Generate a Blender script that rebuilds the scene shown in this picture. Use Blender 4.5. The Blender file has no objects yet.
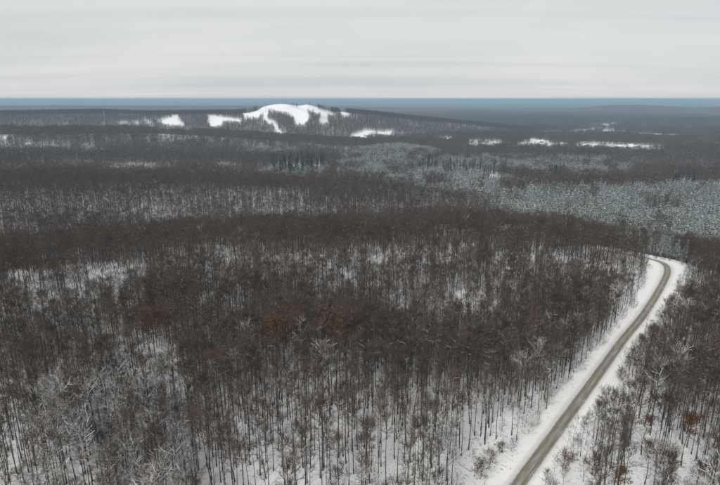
import bpy, math, random
import numpy as np
from mathutils import Vector

R = math.radians
sc = bpy.context.scene
col = sc.collection
rng = np.random.default_rng(7)
random.seed(7)

# ------------------------------------------------------------------ camera
PW, PH, F = 720.0, 485.0, 520.0           # photograph size and focal length in its pixels
CAM_H = 110.0
V_EYE = 98.5                               # row of the eye level
PITCH = math.atan((PH / 2 - V_EYE) / F)
cp, sp = math.cos(PITCH), math.sin(PITCH)
cam_d = bpy.data.cameras.new('camera')
cam_d.sensor_width = 36.0
cam_d.lens = 36.0 * F / PW
cam_d.clip_start = 1.0
cam_d.clip_end = 200000.0
cam = bpy.data.objects.new('camera', cam_d)
col.objects.link(cam)
cam.location = (0, 0, CAM_H)
cam.rotation_euler = (R(90) - PITCH, R(0.0), 0)
sc.camera = cam

# ------------------------------------------------------------------ sky, sun, exposure
SUN_EL, SUN_AZ = R(38), R(-150)            # azimuth from +Y, clockwise: behind the camera, to the left
world = bpy.data.worlds.new('World')
sc.world = world
world.use_nodes = True
wn, wl = world.node_tree.nodes, world.node_tree.links
wn.clear()
w_out = wn.new('ShaderNodeOutputWorld')
w_bg = wn.new('ShaderNodeBackground'); w_bg.inputs['Strength'].default_value = 0.1
w_sky = wn.new('ShaderNodeTexSky'); w_sky.sky_type = 'NISHITA'; w_sky.sun_disc = False
w_sky.sun_elevation = SUN_EL; w_sky.sun_rotation = SUN_AZ
w_sky.air_density = 1.0; w_sky.dust_density = 2.0
w_tc = wn.new('ShaderNodeTexCoord')
w_sep = wn.new('ShaderNodeSeparateXYZ')
wl.new(w_tc.outputs['Generated'], w_sep.inputs[0])


def wmath(op, a, b=None, clamp=False):
    n = wn.new('ShaderNodeMath'); n.operation = op; n.use_clamp = clamp
    for i, s in enumerate((a, b)):
        if s is None:
            continue
        if isinstance(s, (int, float)):
            n.inputs[i].default_value = s
        else:
            wl.new(s, n.inputs[i])
    return n.outputs[0]


# a flat cloud sheet overhead: direction projected on a plane, so its streaks crowd towards the horizon
zz = wmath('ADD', wmath('MAXIMUM', w_sep.outputs[2], 0.0), 0.06)
w_comb = wn.new('ShaderNodeCombineXYZ')
wl.new(wmath('MULTIPLY', wmath('DIVIDE', w_sep.outputs[0], zz), 0.10), w_comb.inputs[0])
wl.new(wmath('MULTIPLY', wmath('DIVIDE', w_sep.outputs[1], zz), 0.55), w_comb.inputs[1])
w_no = wn.new('ShaderNodeTexNoise'); w_no.inputs['Scale'].default_value = 0.9
w_no.inputs['Detail'].default_value = 4.0; w_no.inputs['Roughness'].default_value = 0.5
w_no.inputs['Distortion'].default_value = 0.6
wl.new(w_comb.outputs[0], w_no.inputs['Vector'])
w_rmp = wn.new('ShaderNodeValToRGB')
w_rmp.color_ramp.elements[0].position = 0.34; w_rmp.color_ramp.elements[0].color = (4.2, 4.48, 4.58, 1)
w_rmp.color_ramp.elements[1].position = 0.66; w_rmp.color_ramp.elements[1].color = (5.72, 5.67, 5.45, 1)
w_n2 = wn.new('ShaderNodeTexNoise'); w_n2.inputs['Scale'].default_value = 2.2; w_n2.inputs['Detail'].default_value = 6.0
w_mp = wn.new('ShaderNodeMapping'); w_mp.inputs['Scale'].default_value = (1.0, 1.0, 4.0)
wl.new(w_tc.outputs['Generated'], w_mp.inputs['Vector']); wl.new(w_mp.outputs[0], w_n2.inputs['Vector'])
wl.new(wmath('ADD', wmath('MULTIPLY', w_no.outputs['Fac'], 0.6), wmath('MULTIPLY', w_n2.outputs['Fac'], 0.4)), w_rmp.inputs[0])
w_mix = wn.new('ShaderNodeMix'); w_mix.data_type = 'RGBA'
w_mix.inputs['Factor'].default_value = 0.93      # thick cloud, a little sky through it
wl.new(w_sky.outputs[0], w_mix.inputs['A']); wl.new(w_rmp.outputs[0], w_mix.inputs['B'])
wl.new(w_mix.outputs['Result'], w_bg.inputs['Color'])
wl.new(w_bg.outputs[0], w_out.inputs['Surface'])

sun_d = bpy.data.lights.new('sun', 'SUN')
sun_d.energy = 1.5; sun_d.angle = R(14); sun_d.color = (1.0, 0.96, 0.90)
sun = bpy.data.objects.new('sun', sun_d); col.objects.link(sun)
to_sun = Vector((math.sin(SUN_AZ) * math.cos(SUN_EL), math.cos(SUN_AZ) * math.cos(SUN_EL), math.sin(SUN_EL)))
sun.rotation_euler = to_sun.to_track_quat('Z', 'Y').to_euler()
sc.view_settings.view_transform = 'Standard'
sc.view_settings.look = 'None'
sc.view_settings.exposure = 0.50
sc.view_settings.gamma = 1.0
sc.view_settings.use_curve_mapping = False
sc.render.engine = 'CYCLES'
cy = sc.cycles
cy.max_bounces = 4; cy.diffuse_bounces = 2; cy.glossy_bounces = 1; cy.transmission_bounces = 0
cy.volume_bounces = 0; cy.transparent_max_bounces = 4
cy.caustics_reflective = False; cy.caustics_refractive = False
cy.use_adaptive_sampling = True; cy.adaptive_threshold = 0.02
cy.use_denoising = True

# ------------------------------------------------------------------ pixels and terrain


def ray(u, v):
    a, b = (np.asarray(u, float) - PW / 2) / F, (PH / 2 - np.asarray(v, float)) / F
    return a, cp + b * sp, -sp + b * cp


def project(x, y, z):
    zc = y * cp - (z - CAM_H) * sp
    yc = y * sp + (z - CAM_H) * cp
    zc = np.where(zc > 1e-3, zc, 1e-3)
    return PW / 2 + F * x / zc, PH / 2 - F * yc / zc


def smooth(e0, e1, x):
    t = np.clip((x - e0) / (e1 - e0), 0, 1)
    return t * t * (3 - 2 * t)


# a value noise on numpy arrays
_tab = np.random.default_rng(3).random((256, 256))


def vnoise(x, y, s, oct=3):
    out = 0.0; amp = 1.0; tot = 0.0
    x = np.asarray(x, float) / s + 91.3; y = np.asarray(y, float) / s + 17.7
    for _ in range(oct):
        xi, yi = np.floor(x).astype(int), np.floor(y).astype(int)
        fx, fy = x - xi, y - yi
        fx = fx * fx * (3 - 2 * fx); fy = fy * fy * (3 - 2 * fy)
        a = _tab[xi % 256, yi % 256]; b = _tab[(xi + 1) % 256, yi % 256]
        c = _tab[xi % 256, (yi + 1) % 256]; d = _tab[(xi + 1) % 256, (yi + 1) % 256]
        out = out + amp * (a + (b - a) * fx + (c - a) * fy + (a - b - c + d) * fx * fy)
        tot += amp; amp *= 0.5; x = x * 2.03 + 5.1; y = y * 2.03 + 3.7
    return out / tot


BASE_R = [0, 120, 160, 330, 380, 480, 680, 900, 1500, 2100, 4000, 9000, 60000]
BASE_Z = [-2, -2, 0, 0, -2, -17, -20, -30, -46, -52, -60, -62, -62]


class Ridge:
    """A crest that shows at pixel rows v for columns u, standing D metres off; its woods are th metres tall."""

    def __init__(self, pts, th, s_front, s_back, c):
        a, d, z = [], [], []
        for (u, v, D) in pts:
            x, y, w = ray(u, v)
            h = math.hypot(x, y)
            a.append(math.atan2(x, y)); d.append(D); z.append(CAM_H + D * w / h - th)
        self.a, self.d, self.z = a, d, z
        self.sf, self.sb, self.c = s_front, s_back, c

    def __call__(self, r, az):
        D = np.interp(az, self.a, self.d); zc = np.interp(az, self.a, self.z)
        q = r - D * (1 + .10 * (vnoise(az * 6, az * 0 + self.c, .5, 3) - .5) * (D < 1400))
        s = np.where(q < 0, self.sf, self.sb)
        return zc - s * (np.sqrt(q * q + self.c ** 2) - self.c)


RIDGES = [
    Ridge([(-60, 400, 165), (60, 372, 175), (160, 350, 185), (300, 330, 186), (420, 331, 185), (540, 340, 181), (600, 372, 181), (800, 372, 190)], 24, .12, .20, 10),
    Ridge([(-80, 236, 328), (0, 236, 330), (150, 234, 336), (300, 226, 352), (450, 216, 384), (560, 222, 380), (620, 232, 350), (650, 243, 345), (800, 262, 330)], 25, .14, .24, 14),
    Ridge([(-80, 176, 700), (0, 175, 700), (120, 173, 720), (220, 176, 730), (330, 184, 700), (430, 200, 640), (470, 212, 600), (560, 224, 600)], 22, .06, .09, 40),
    Ridge([(-80, 153, 1150), (0, 153, 1150), (120, 154, 1150), (230, 156, 1150), (330, 160, 1150), (400, 168, 1100), (800, 176, 1100)], 18, .05, .07, 50),
    # the long wooded ridge and the ski hill on it
    Ridge([(-120, 110.5, 2900), (0, 110.5, 2900), (60, 109.5, 2850), (100, 109, 2800), (150, 110.5, 2750), (200, 110, 2650), (236, 109.5, 2560), (250, 108.6, 2520), (257, 106.5, 2510), (263, 102.6, 2500), (274, 100.2, 2470), (285, 99.7, 2460),
           (296, 101.6, 2450), (302, 101.4, 2450), (307, 100.2, 2450), (322, 104.2, 2460), (331, 107.2, 2475), (345, 108.2, 2500), (375, 110.8, 2550), (400, 114, 2600), (440, 118, 2700), (520, 126, 2800), (900, 140, 2800)], 18, .235, .14, 40),
    # low shoulder in front of the ski hill
    Ridge([(-120, 129, 1750), (0, 128, 1750), (150, 128, 1750), (230, 132, 1700), (290, 137, 1650), (360, 143, 1600), (430, 150, 1500), (900, 165, 1500)], 18, .08, .08, 60),
    Ridge([(330, 122, 4300), (420, 118, 4300), (560, 117, 4300), (640, 119, 4200), (800, 118, 4200)], 18, .05, .05, 120),
    Ridge([(-120, 106, 7600), (300, 106.5, 7600), (380, 107.5, 7800), (520, 111.5, 7800), (570, 109, 7800), (612, 105.5, 7800), (640, 105.2, 7800), (690, 108, 7800), (760, 106.5, 7800), (900, 106, 7800)], 14, .06, .06, 200),
    Ridge([(-120, 99.6, 24000), (60, 99.2, 24000), (140, 99.9, 24000), (260, 100.2, 24000), (330, 99.5, 24000), (420, 99.9, 24000), (500, 99.1, 24000), (570, 99.7, 24000), (650, 99.3, 24000), (720, 99.8, 24000), (860, 99.4, 24000)], 14, .02, .02, 600),
]

# ---- the road's centre line, from its place in the photograph on the near-flat ground
ROAD_PX = [(434, 600), (470, 551), (518, 485), (547, 445), (576, 405), (603, 368), (624, 339), (643.5, 315), (657, 294), (664.5, 280), (667.5, 272), (666, 266), (659, 261.6), (646, 258.5), (625, 254.5), (600, 250)]
_rp = []
for (u, v) in ROAD_PX:
    dx, dy, dz = ray(u, v)
    t = -CAM_H / dz
    _rp.append((dx * t, dy * t))
_rp = np.array(_rp)


def catmull(P, n):
    P = np.vstack([2 * P[0] - P[1], P, 2 * P[-1] - P[-2]])
    out = []
    for i in range(1, len(P) - 2):
        p0, p1, p2, p3 = P[i - 1], P[i], P[i + 1], P[i + 2]
        for k in range(n):
            t = k / n
            out.append(.5 * ((2 * p1) + (-p0 + p2) * t + (2 * p0 - 5 * p1 + 4 * p2 - p3) * t * t + (-p0 + 3 * p1 - 3 * p2 + p3) * t ** 3))
    out.append(P[-2])
    return np.array(out)


_c = catmull(_rp, 14)
_s = np.concatenate([[0], np.cumsum(np.hypot(*np.diff(_c, axis=0).T))])
ROAD_L = _s[-1]
_ss = np.arange(0, ROAD_L, 2.0)
ROAD = np.stack([np.interp(_ss, _s, _c[:, 0]), np.interp(_ss, _s, _c[:, 1])], 1)
_t = np.gradient(ROAD, axis=0); _t /= np.linalg.norm(_t, axis=1)[:, None]
ROAD_N = np.stack([-_t[:, 1], _t[:, 0]], 1)          # points to the left of the way ahead


def road_dist(x, y):
    """signed distance from the centre line (left is positive) and the index along it"""
    x = np.asarray(x, float); y = np.asarray(y, float)
    sh = x.shape
    x = x.ravel(); y = y.ravel()
    d = np.full(x.shape, 1e9); k = np.zeros(x.shape, int)
    near = np.where((np.hypot(x, y) < 620) & (x > -60))[0]
    for c in range(0, len(near), 20000):
        q = near[c:c + 20000]
        dd = (x[q, None] - ROAD[None, :, 0]) ** 2 + (y[q, None] - ROAD[None, :, 1]) ** 2
        kk = dd.argmin(1)
        sgn = np.sign((x[q] - ROAD[kk, 0]) * ROAD_N[kk, 0] + (y[q] - ROAD[kk, 1]) * ROAD_N[kk, 1])
        d[q] = np.sqrt(dd[np.arange(len(q)), kk]) * np.where(sgn == 0, 1, sgn)
        k[q] = kk
    return d.reshape(sh), k.reshape(sh)


def height(x, y):
    x = np.asarray(x, float); y = np.asarray(y, float)
    r = np.hypot(x, y); az = np.arctan2(x, y)
    base = np.interp(r, BASE_R, BASE_Z)
    near = base + (vnoise(x, y, 95, 3) - .5) * 17 * smooth(40, 120, r) * (1 - smooth(700, 1600, r)) \
        + (vnoise(x + 900, y, 420, 3) - .5) * 26 * smooth(420, 1000, r)
    zs = [near] + [q(r, az) for q in RIDGES]
    Z = np.stack(zs)
    k = 2.5 + r * .0016
    m = Z.max(0)
    z = m + k * np.log(np.exp((Z - m) / k).sum(0))
    # in front the ridge feet vanish again
    d, _ = road_dist(x, y)
    w = smooth(9, 45, np.abs(d))
    z = z * w + (1 - w) * 0.0
    return z


# ------------------------------------------------------------------ zones, in the photograph's pixels


def inside(u, v, poly):
    u = np.asarray(u); v = np.asarray(v)
    res = np.zeros(u.shape, bool)
    n = len(poly); j = n - 1
    for i in range(n):
        xi, yi = poly[i]; xj, yj = poly[j]
        c = ((yi > v) != (yj > v)) & (u < (xj - xi) * (v - yi) / (yj - yi + 1e-12) + xi)
        res ^= c
        j = i
    return res


SKI = [
    [(258, 110), (268, 105), (282, 103.5), (294, 107), (308, 112.5), (311, 118), (304, 126.5), (294, 126.5), (293, 120), (287, 115.5), (275, 113), (265, 111)],
    [(297, 107), (303, 103), (313, 106.5), (328, 112.5), (337, 116), (328, 117.5), (320, 116.5), (309, 112)],
    [(318, 117.5), (328, 118.5), (329, 126), (319, 125.5)],
    [(241, 114), (259, 110.5), (266, 112.5), (258, 120.5), (245, 119.5)],
    [(264, 111), (268, 113), (268, 120), (275, 122.5), (278.5, 128), (285, 136.5), (276, 136), (273.5, 128), (263, 121)],
    [(208, 115.5), (221, 116.5), (243, 120.5), (241, 124.5), (223, 122.8), (222, 127.5), (213, 129.5), (208.5, 125)],
    [(161, 121), (169, 118), (173, 114.5), (178, 116.5), (185, 127.5), (164, 127)],
    [(286, 101.5), (300, 101.5), (303, 104.8), (297, 106), (288, 104.5)],
    [(338, 111), (345, 111), (351, 117.5), (342, 117.5)],
    [(349, 138), (364, 130.5), (393, 132.5), (390, 138), (374, 135), (364, 141)],
]
FIELDS = [
    [(436, 137), (447, 136), (456, 138), (455, 142), (437, 141.5)],
    [(468, 141.5), (484, 140.5), (496, 139.5), (503, 141.5), (502, 147), (486, 148.5), (470, 147.5)],
    [(518, 141), (533, 139.5), (548, 141.5), (548, 147.5), (519, 147)],
    [(582, 145.5), (600, 145), (636, 145.5), (651, 147), (648, 150), (600, 150), (582, 149)],
    [(651, 146), (658, 146.5), (657, 149), (650, 149.5)],
    [(-60, 148), (70, 147.5), (104, 149), (100, 151.5), (-60, 152)],
    [(-60, 137.5), (18, 137.5), (30, 139.5), (18, 141), (-60, 142)],
    [(98, 166), (135, 164.5), (170, 166.5), (182, 170), (150, 171.5), (98, 169)],
    [(198, 166.5), (240, 167.5), (238, 170.5), (200, 170)],
    [(105, 124), (135, 122.2), (168, 122.6), (166, 125), (108, 126)],
    [(560, 130), (600, 129.5), (640, 131), (600, 132.5)],
    [(636, 134), (668, 135), (690, 137), (660, 138.5)],
    [(150, 134), (190, 133), (200, 135), (160, 136)],
]
PINE = [
    [(462, 199), (500, 192), (530, 187.5), (600, 184.5), (790, 182), (790, 246), (688, 240), (672, 246), (655, 244), (618, 231), (560, 220), (500, 212)],
    [(420, 155), (520, 155.5), (600, 157), (640, 160), (638, 167), (600, 173), (520, 169), (430, 162)],
    [(345, 149), (400, 143.5), (440, 150), (440, 162), (480, 175), (530, 179), (535, 188), (470, 196), (424, 184), (370, 180), (335, 172)],
    [(240, 146), (296, 147), (298, 153), (250, 155)],
    [(250, 164), (282, 163), (330, 170), (322, 176), (262, 172)],
    [(60, 162), (98, 160), (98, 163), (70, 165)],
]
SPRUCE = [
    [(268, 166), (285, 160), (322, 161), (326, 171), (296, 176), (270, 173)],
    [(418, 164), (450, 163.5), (496, 164), (500, 173), (440, 173.5), (418, 171)],
    [(548, 170), (563, 170), (562, 175), (549, 175)],
    [(666, 178), (694, 176), (696, 186), (668, 186)],
    [(360, 149), (398, 147), (410, 156), (372, 163)],
]
OPEN = [   # woods where the snow shows through: thinner stands
    [(190, 430), (235, 388), (320, 374), (470, 374), (500, 395), (505, 400), (488, 470), (440, 640), (215, 640)],
    [(-40, 430), (100, 425), (120, 640), (-40, 640)],
    [(-40, 284), (60, 284), (110, 300), (100, 318), (-40, 336)],
    [(178, 290), (250, 286), (262, 300), (232, 326), (190, 326)],
    [(350, 252), (400, 246), (480, 240), (486, 258), (420, 268), (350, 272)],
    [(600, 395), (660, 385), (800, 395), (800, 640), (500, 640), (572, 470)],
    [(660, 320), (740, 316), (740, 350), (655, 356)],
]


def any_in(u, v, polys):
    m = np.zeros(np.shape(u), bool)
    for p in polys:
        m |= inside(u, v, p)
    return m


def cleared(x, y, z, h):
    """no wood where any point of the tree would stand in a ski run or field"""
    m = np.zeros(np.shape(x), bool)
    for t in (0.0, .5):
        u, v = project(x, y, z + t * h)
        m |= any_in(u + (vnoise(x, y, 18, 2) - .5) * 7, v + (vnoise(x + 70, y, 18, 2) - .5) * 3.0, SKI)
        uf, vf, nf = u + (vnoise(x, y, 40, 3) - .5) * 12, v + (vnoise(x + 70, y, 40, 3) - .5) * 2.4, vnoise(x, y + 500, 16, 2)
        m |= (any_in(uf, vf, FIELDS[:5]) & (nf < .62)) | (any_in(uf, vf, FIELDS[5:]) & (nf < .52))
        # the settlement's line of small openings
        m |= inside(u, v, [(455, 142.5), (560, 143), (662, 146), (662, 149), (560, 148), (458, 147)]) & (vnoise(x, y + 200, 22, 3) > .60)
    return m


# ------------------------------------------------------------------ materials
MATS = {}


def material(name, color, rough=.9, var=0.0, noise=0.0, nscale=3.0, snow=None, hue=None, bump=0.0):
    """snow = (from, to): snow lies where a face looks up more than that; var: brightness change from thing to thing"""
    m = bpy.data.materials.new(name); m.use_nodes = True
    nt = m.node_tree; N, L = nt.nodes, nt.links
    b = N['Principled BSDF']; b.inputs['Roughness'].default_value = rough
    b.inputs['Specular IOR Level'].default_value = 0.15
    rgb = N.new('ShaderNodeRGB'); rgb.outputs[0].default_value = (*color, 1)
    c = rgb.outputs[0]
    if var or hue:
        oi = N.new('ShaderNodeObjectInfo')
        if hue:
            mx = N.new('ShaderNodeMix'); mx.data_type = 'RGBA'
            L.new(c, mx.inputs['A']); mx.inputs['B'].default_value = (*hue, 1)
            mr = N.new('ShaderNodeMath'); mr.operation = 'FRACT'
            mm = N.new('ShaderNodeMath'); mm.operation = 'MULTIPLY'; mm.inputs[1].default_value = 7.31
            L.new(oi.outputs['Random'], mm.inputs[0]); L.new(mm.outputs[0], mr.inputs[0])
            L.new(mr.outputs[0], mx.inputs['Factor']); c = mx.outputs['Result']
        if var:
            mr = N.new('ShaderNodeMapRange'); mr.inputs['To Min'].default_value = 1 - var; mr.inputs['To Max'].default_value = 1 + var
            L.new(oi.outputs['Random'], mr.inputs['Value'])
            hs = N.new('ShaderNodeHueSaturation'); L.new(c, hs.inputs['Color']); L.new(mr.outputs[0], hs.inputs['Value'])
            c = hs.outputs[0]
    geo = N.new('ShaderNodeNewGeometry')
    if noise:
        no = N.new('ShaderNodeTexNoise'); no.inputs['Scale'].default_value = nscale; no.inputs['Detail'].default_value = 4
        L.new(geo.outputs['Position'], no.inputs['Vector'])
        mr = N.new('ShaderNodeMapRange'); mr.inputs['From Min'].default_value = .25; mr.inputs['From Max'].default_value = .75
        mr.inputs['To Min'].default_value = 1 - noise; mr.inputs['To Max'].default_value = 1 + noise
        L.new(no.outputs['Fac'], mr.inputs['Value'])
        hs = N.new('ShaderNodeHueSaturation'); L.new(c, hs.inputs['Color']); L.new(mr.outputs[0], hs.inputs['Value'])
        c = hs.outputs[0]
        if bump:
            bp = N.new('ShaderNodeBump'); bp.inputs['Strength'].default_value = bump; bp.inputs['Distance'].default_value = .3
            L.new(no.outputs['Fac'], bp.inputs['Height']); L.new(bp.outputs[0], b.inputs['Normal'])
    if snow:
        sx = N.new('ShaderNodeSeparateXYZ'); L.new(geo.outputs['True Normal'], sx.inputs[0])
        ab = N.new('ShaderNodeMath'); ab.operation = 'ABSOLUTE'; L.new(sx.outputs[2], ab.inputs[0])
        n2 = N.new('ShaderNodeTexNoise'); n2.inputs['Scale'].default_value = .45; n2.inputs['Detail'].default_value = 3
        L.new(geo.outputs['Position'], n2.inputs['Vector'])
        ad = N.new('ShaderNodeMath'); ad.operation = 'MULTIPLY_ADD'; ad.inputs[1].default_value = .5; L.new(n2.outputs['Fac'], ad.inputs[0]); L.new(ab.outputs[0], ad.inputs[2])
        mr = N.new('ShaderNodeMapRange'); mr.inputs['From Min'].default_value = snow[0] + .25; mr.inputs['From Max'].default_value = snow[1] + .25
        L.new(ad.outputs[0], mr.inputs['Value'])
        mx = N.new('ShaderNodeMix'); mx.data_type = 'RGBA'; L.new(mr.outputs[0], mx.inputs['Factor'])
        L.new(c, mx.inputs['A']); mx.inputs['B'].default_value = (.78, .80, .82, 1); c = mx.outputs['Result']
    L.new(c, b.inputs['Base Color'])
    MATS[name] = m
    return m


material('bark', (.060, .050, .041), var=.4, noise=.35, nscale=1.5, hue=(.095, .082, .070), snow=(.6, 1.1))
material('twig', (.088, .055, .037), var=.4, hue=(.078, .062, .049), snow=(.90, 1.2))
material('twig_far', (.080, .053, .039), var=.35, hue=(.074, .057, .046), snow=(.93, 1.25))
material('woods_far', (.055, .048, .042), noise=.3, nscale=.004)
material('branch_snow', (.88, .89, .90), noise=.05)
material('rust_leaf', (.155, .072, .028), var=.3, hue=(.12, .062, .03), noise=.3, nscale=2)
material('dull_leaf', (.110, .066, .036), var=.2, hue=(.125, .066, .030), noise=.3, nscale=2)
material('needle_frost', (.046, .085, .068), var=.35, snow=(.48, 1.0), noise=.3, nscale=.5)
material('needle_dark', (.010, .034, .027), var=.3, snow=(.95, 1.4))
material('wall_pale', (.55, .53, .50), var=.3)
material('wall_dark', (.30, .27, .25), var=.3)
material('roof_snow', (.80, .82, .84))
material('window_glass', (.03, .035, .04), rough=.2)
material('mast_metal', (.55, .56, .58), rough=.5)
material('ski_snow', (.90, .91, .92), noise=.03, nscale=.02)
material('verge_snow', (.90, .905, .91), noise=.05, nscale=.5, bump=.35)


def ground_material():
    m = bpy.data.materials.new('forest_snow'); m.use_nodes = True
    N, L = m.node_tree.nodes, m.node_tree.links
    b = N['Principled BSDF']; b.inputs['Roughness'].default_value = .95; b.inputs['Specular IOR Level'].default_value = .1
    geo = N.new('ShaderNodeNewGeometry')
    a = N.new('ShaderNodeTexNoise'); a.inputs['Scale'].default_value = .9; a.inputs['Detail'].default_value = 8; a.inputs['Roughness'].default_value = .7
    L.new(geo.outputs['Position'], a.inputs['Vector'])
    r = N.new('ShaderNodeValToRGB')
    e = r.color_ramp.elements
    e[0].position = .34; e[0].color = (.26, .21, .17, 1); e[1].position = .45; e[1].color = (.84, .855, .87, 1)
    x = e.new(.8); x.color = (.89, .90, .91, 1)
    L.new(a.outputs['Fac'], r.inputs[0]); L.new(r.outputs[0], b.inputs['Base Color'])
    bp = N.new('ShaderNodeBump'); bp.inputs['Strength'].default_value = .4; bp.inputs['Distance'].default_value = .4
    L.new(a.outputs['Fac'], bp.inputs['Height']); L.new(bp.outputs[0], b.inputs['Normal'])
    return m


def road_material():
    m = bpy.data.materials.new('gravel_road'); m.use_nodes = True
    N, L = m.node_tree.nodes, m.node_tree.links
    b = N['Principled BSDF']; b.inputs['Roughness'].default_value = .8; b.inputs['Specular IOR Level'].default_value = .25
    uv = N.new('ShaderNodeUVMap'); sx = N.new('ShaderNodeSeparateXYZ'); L.new(uv.outputs[0], sx.inputs[0])
    geo = N.new('ShaderNodeNewGeometry')
    no = N.new('ShaderNodeTexNoise'); no.inputs['Scale'].default_value = .8; no.inputs['Detail'].default_value = 7; no.inputs['Roughness'].default_value = .65
    L.new(geo.outputs['Position'], no.inputs['Vector'])
    # long streaks along the way
    mp = N.new('ShaderNodeMapping'); mp.inputs['Scale'].default_value = (9, .12, 1); L.new(uv.outputs[0], mp.inputs['Vector'])
    st = N.new('ShaderNodeTexNoise'); st.inputs['Scale'].default_value = 1; st.inputs['Detail'].default_value = 5; L.new(mp.outputs[0], st.inputs['Vector'])
    ra = N.new('ShaderNodeValToRGB'); e = ra.color_ramp.elements
    e[0].position = .3; e[0].color = (.185, .162, .130, 1); e[1].position = .7; e[1].color = (.33, .30, .255, 1)
    L.new(st.outputs['Fac'], ra.inputs[0])
    # wheel tracks: u across the road from 0 to 1
    cu = N.new('ShaderNodeValToRGB'); cu.color_ramp.interpolation = 'EASE'; e = cu.color_ramp.elements
    e[0].position = .0; e[0].color = (.85, .85, .85, 1); e[1].position = 1.0; e[1].color = (.85, .85, .85, 1)
    for p, g in ((.14, .95), (.25, .74), (.36, .98), (.5, 1.22), (.64, .98), (.75, .74), (.86, .95)):
        q = e.new(p); q.color = (g, g, g, 1)
    L.new(sx.outputs[0], cu.inputs[0])
    mu = N.new('ShaderNodeMix'); mu.data_type = 'RGBA'; mu.blend_type = 'MULTIPLY'; mu.inputs['Factor'].default_value = 1
    L.new(ra.outputs[0], mu.inputs['A']); L.new(cu.outputs[0], mu.inputs['B'])
    # snow left at the ragged edges
    d = N.new('ShaderNodeMath'); d.operation = 'SUBTRACT'; L.new(sx.outputs[0], d.inputs[0]); d.inputs[1].default_value = .5
    ab = N.new('ShaderNodeMath'); ab.operation = 'ABSOLUTE'; L.new(d.outputs[0], ab.inputs[0])
    ad = N.new('ShaderNodeMath'); ad.operation = 'MULTIPLY_ADD'; ad.inputs[1].default_value = .22; L.new(no.outputs['Fac'], ad.inputs[0]); L.new(ab.outputs[0], ad.inputs[2])
    mr = N.new('ShaderNodeMapRange'); mr.inputs['From Min'].default_value = .50; mr.inputs['From Max'].default_value = .60; L.new(ad.outputs[0], mr.inputs['Value'])
    s2 = N.new('ShaderNodeMapRange'); s2.inputs['From Min'].default_value = .60; s2.inputs['From Max'].default_value = .74; s2.inputs['To Max'].default_value = .6
    L.new(st.outputs['Fac'], s2.inputs['Value'])
    sm = N.new('ShaderNodeMath'); sm.operation = 'MAXIMUM'; L.new(mr.outputs[0], sm.inputs[0]); L.new(s2.outputs[0], sm.inputs[1])
    mr = sm
    mx = N.new('ShaderNodeMix'); mx.data_type = 'RGBA'; L.new(mr.outputs[0], mx.inputs['Factor'])
    L.new(mu.outputs['Result'], mx.inputs['A']); mx.inputs['B'].default_value = (.70, .71, .71, 1)
    L.new(mx.outputs['Result'], b.inputs['Base Color'])
    bp = N.new('ShaderNodeBump'); bp.inputs['Strength'].default_value = .3; bp.inputs['Distance'].default_value = .1
    L.new(no.outputs['Fac'], bp.inputs['Height']); L.new(bp.outputs[0], b.inputs['Normal'])
    return m


def verge_material():
    m = bpy.data.materials.new('soiled_snow'); m.use_nodes = True
    N, L = m.node_tree.nodes, m.node_tree.links
    b = N['Principled BSDF']; b.inputs['Roughness'].default_value = .95; b.inputs['Specular IOR Level'].default_value = .1
    uv = N.new('ShaderNodeUVMap'); sx = N.new('ShaderNodeSeparateXYZ'); L.new(uv.outputs[0], sx.inputs[0])
    geo = N.new('ShaderNodeNewGeometry')
    no = N.new('ShaderNodeTexNoise'); no.inputs['Scale'].default_value = .7; no.inputs['Detail'].default_value = 8; no.inputs['Roughness'].default_value = .7
    L.new(geo.outputs['Position'], no.inputs['Vector'])
    # grit thrown up by the plough fades away from the road; dead grass pokes through farther out
    ad = N.new('ShaderNodeMath'); ad.operation = 'MULTIPLY_ADD'; ad.inputs[1].default_value = -.35
    L.new(no.outputs['Fac'], ad.inputs[0]); L.new(sx.outputs[0], ad.inputs[2])
    mr = N.new('ShaderNodeMapRange'); mr.inputs['From Min'].default_value = -.17; mr.inputs['From Max'].default_value = .10
    mr.inputs['To Min'].default_value = .55; mr.inputs['To Max'].default_value = 0; L.new(ad.outputs[0], mr.inputs['Value'])
    r = N.new('ShaderNodeValToRGB'); e = r.color_ramp.elements
    e[0].position = .27; e[0].color = (.62, .58, .52, 1); e[1].position = .40; e[1].color = (.88, .885, .89, 1)
    x = e.new(.8); x.color = (.92, .925, .93, 1)
    L.new(no.outputs['Fac'], r.inputs[0])
    mx = N.new('ShaderNodeMix'); mx.data_type = 'RGBA'; L.new(mr.outputs[0], mx.inputs['Factor']); L.new(r.outputs[0], mx.inputs['A'])
    mx.inputs['B'].default_value = (.45, .40, .34, 1)
    L.new(mx.outputs['Result'], b.inputs['Base Color'])
    bp = N.new('ShaderNodeBump'); bp.inputs['Strength'].default_value = .6; bp.inputs['Distance'].default_value = .35
    L.new(no.outputs['Fac'], bp.inputs['Height']); L.new(bp.outputs[0], b.inputs['Normal'])
    return m


# ------------------------------------------------------------------ mesh helpers


def mesh_obj(name, verts, faces, mats, parent=None, midx=None, link=True, smooth_shade=False):
    me = bpy.data.meshes.new(name)
    me.from_pydata([tuple(v) for v in verts] if not isinstance(verts, list) else verts, [], faces)
    for m in (mats if isinstance(mats, (list, tuple)) else [mats]):
        me.materials.append(MATS[m] if isinstance(m, str) else m)
    if midx is not None:
        me.polygons.foreach_set('material_index', midx)
    if smooth_shade:
        me.polygons.foreach_set('use_smooth', [True] * len(me.polygons))
    me.update()
    o = bpy.data.objects.new(name, me)
    if link:
        col.objects.link(o)
    if parent:
        o.parent = parent
    return o


def tag(o, label=None, cat=None, group=None, kind=None):
    if label: o['label'] = label
    if cat: o['category'] = cat
    if group: o['group'] = group
    if kind: o['kind'] = kind
    return o


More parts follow.
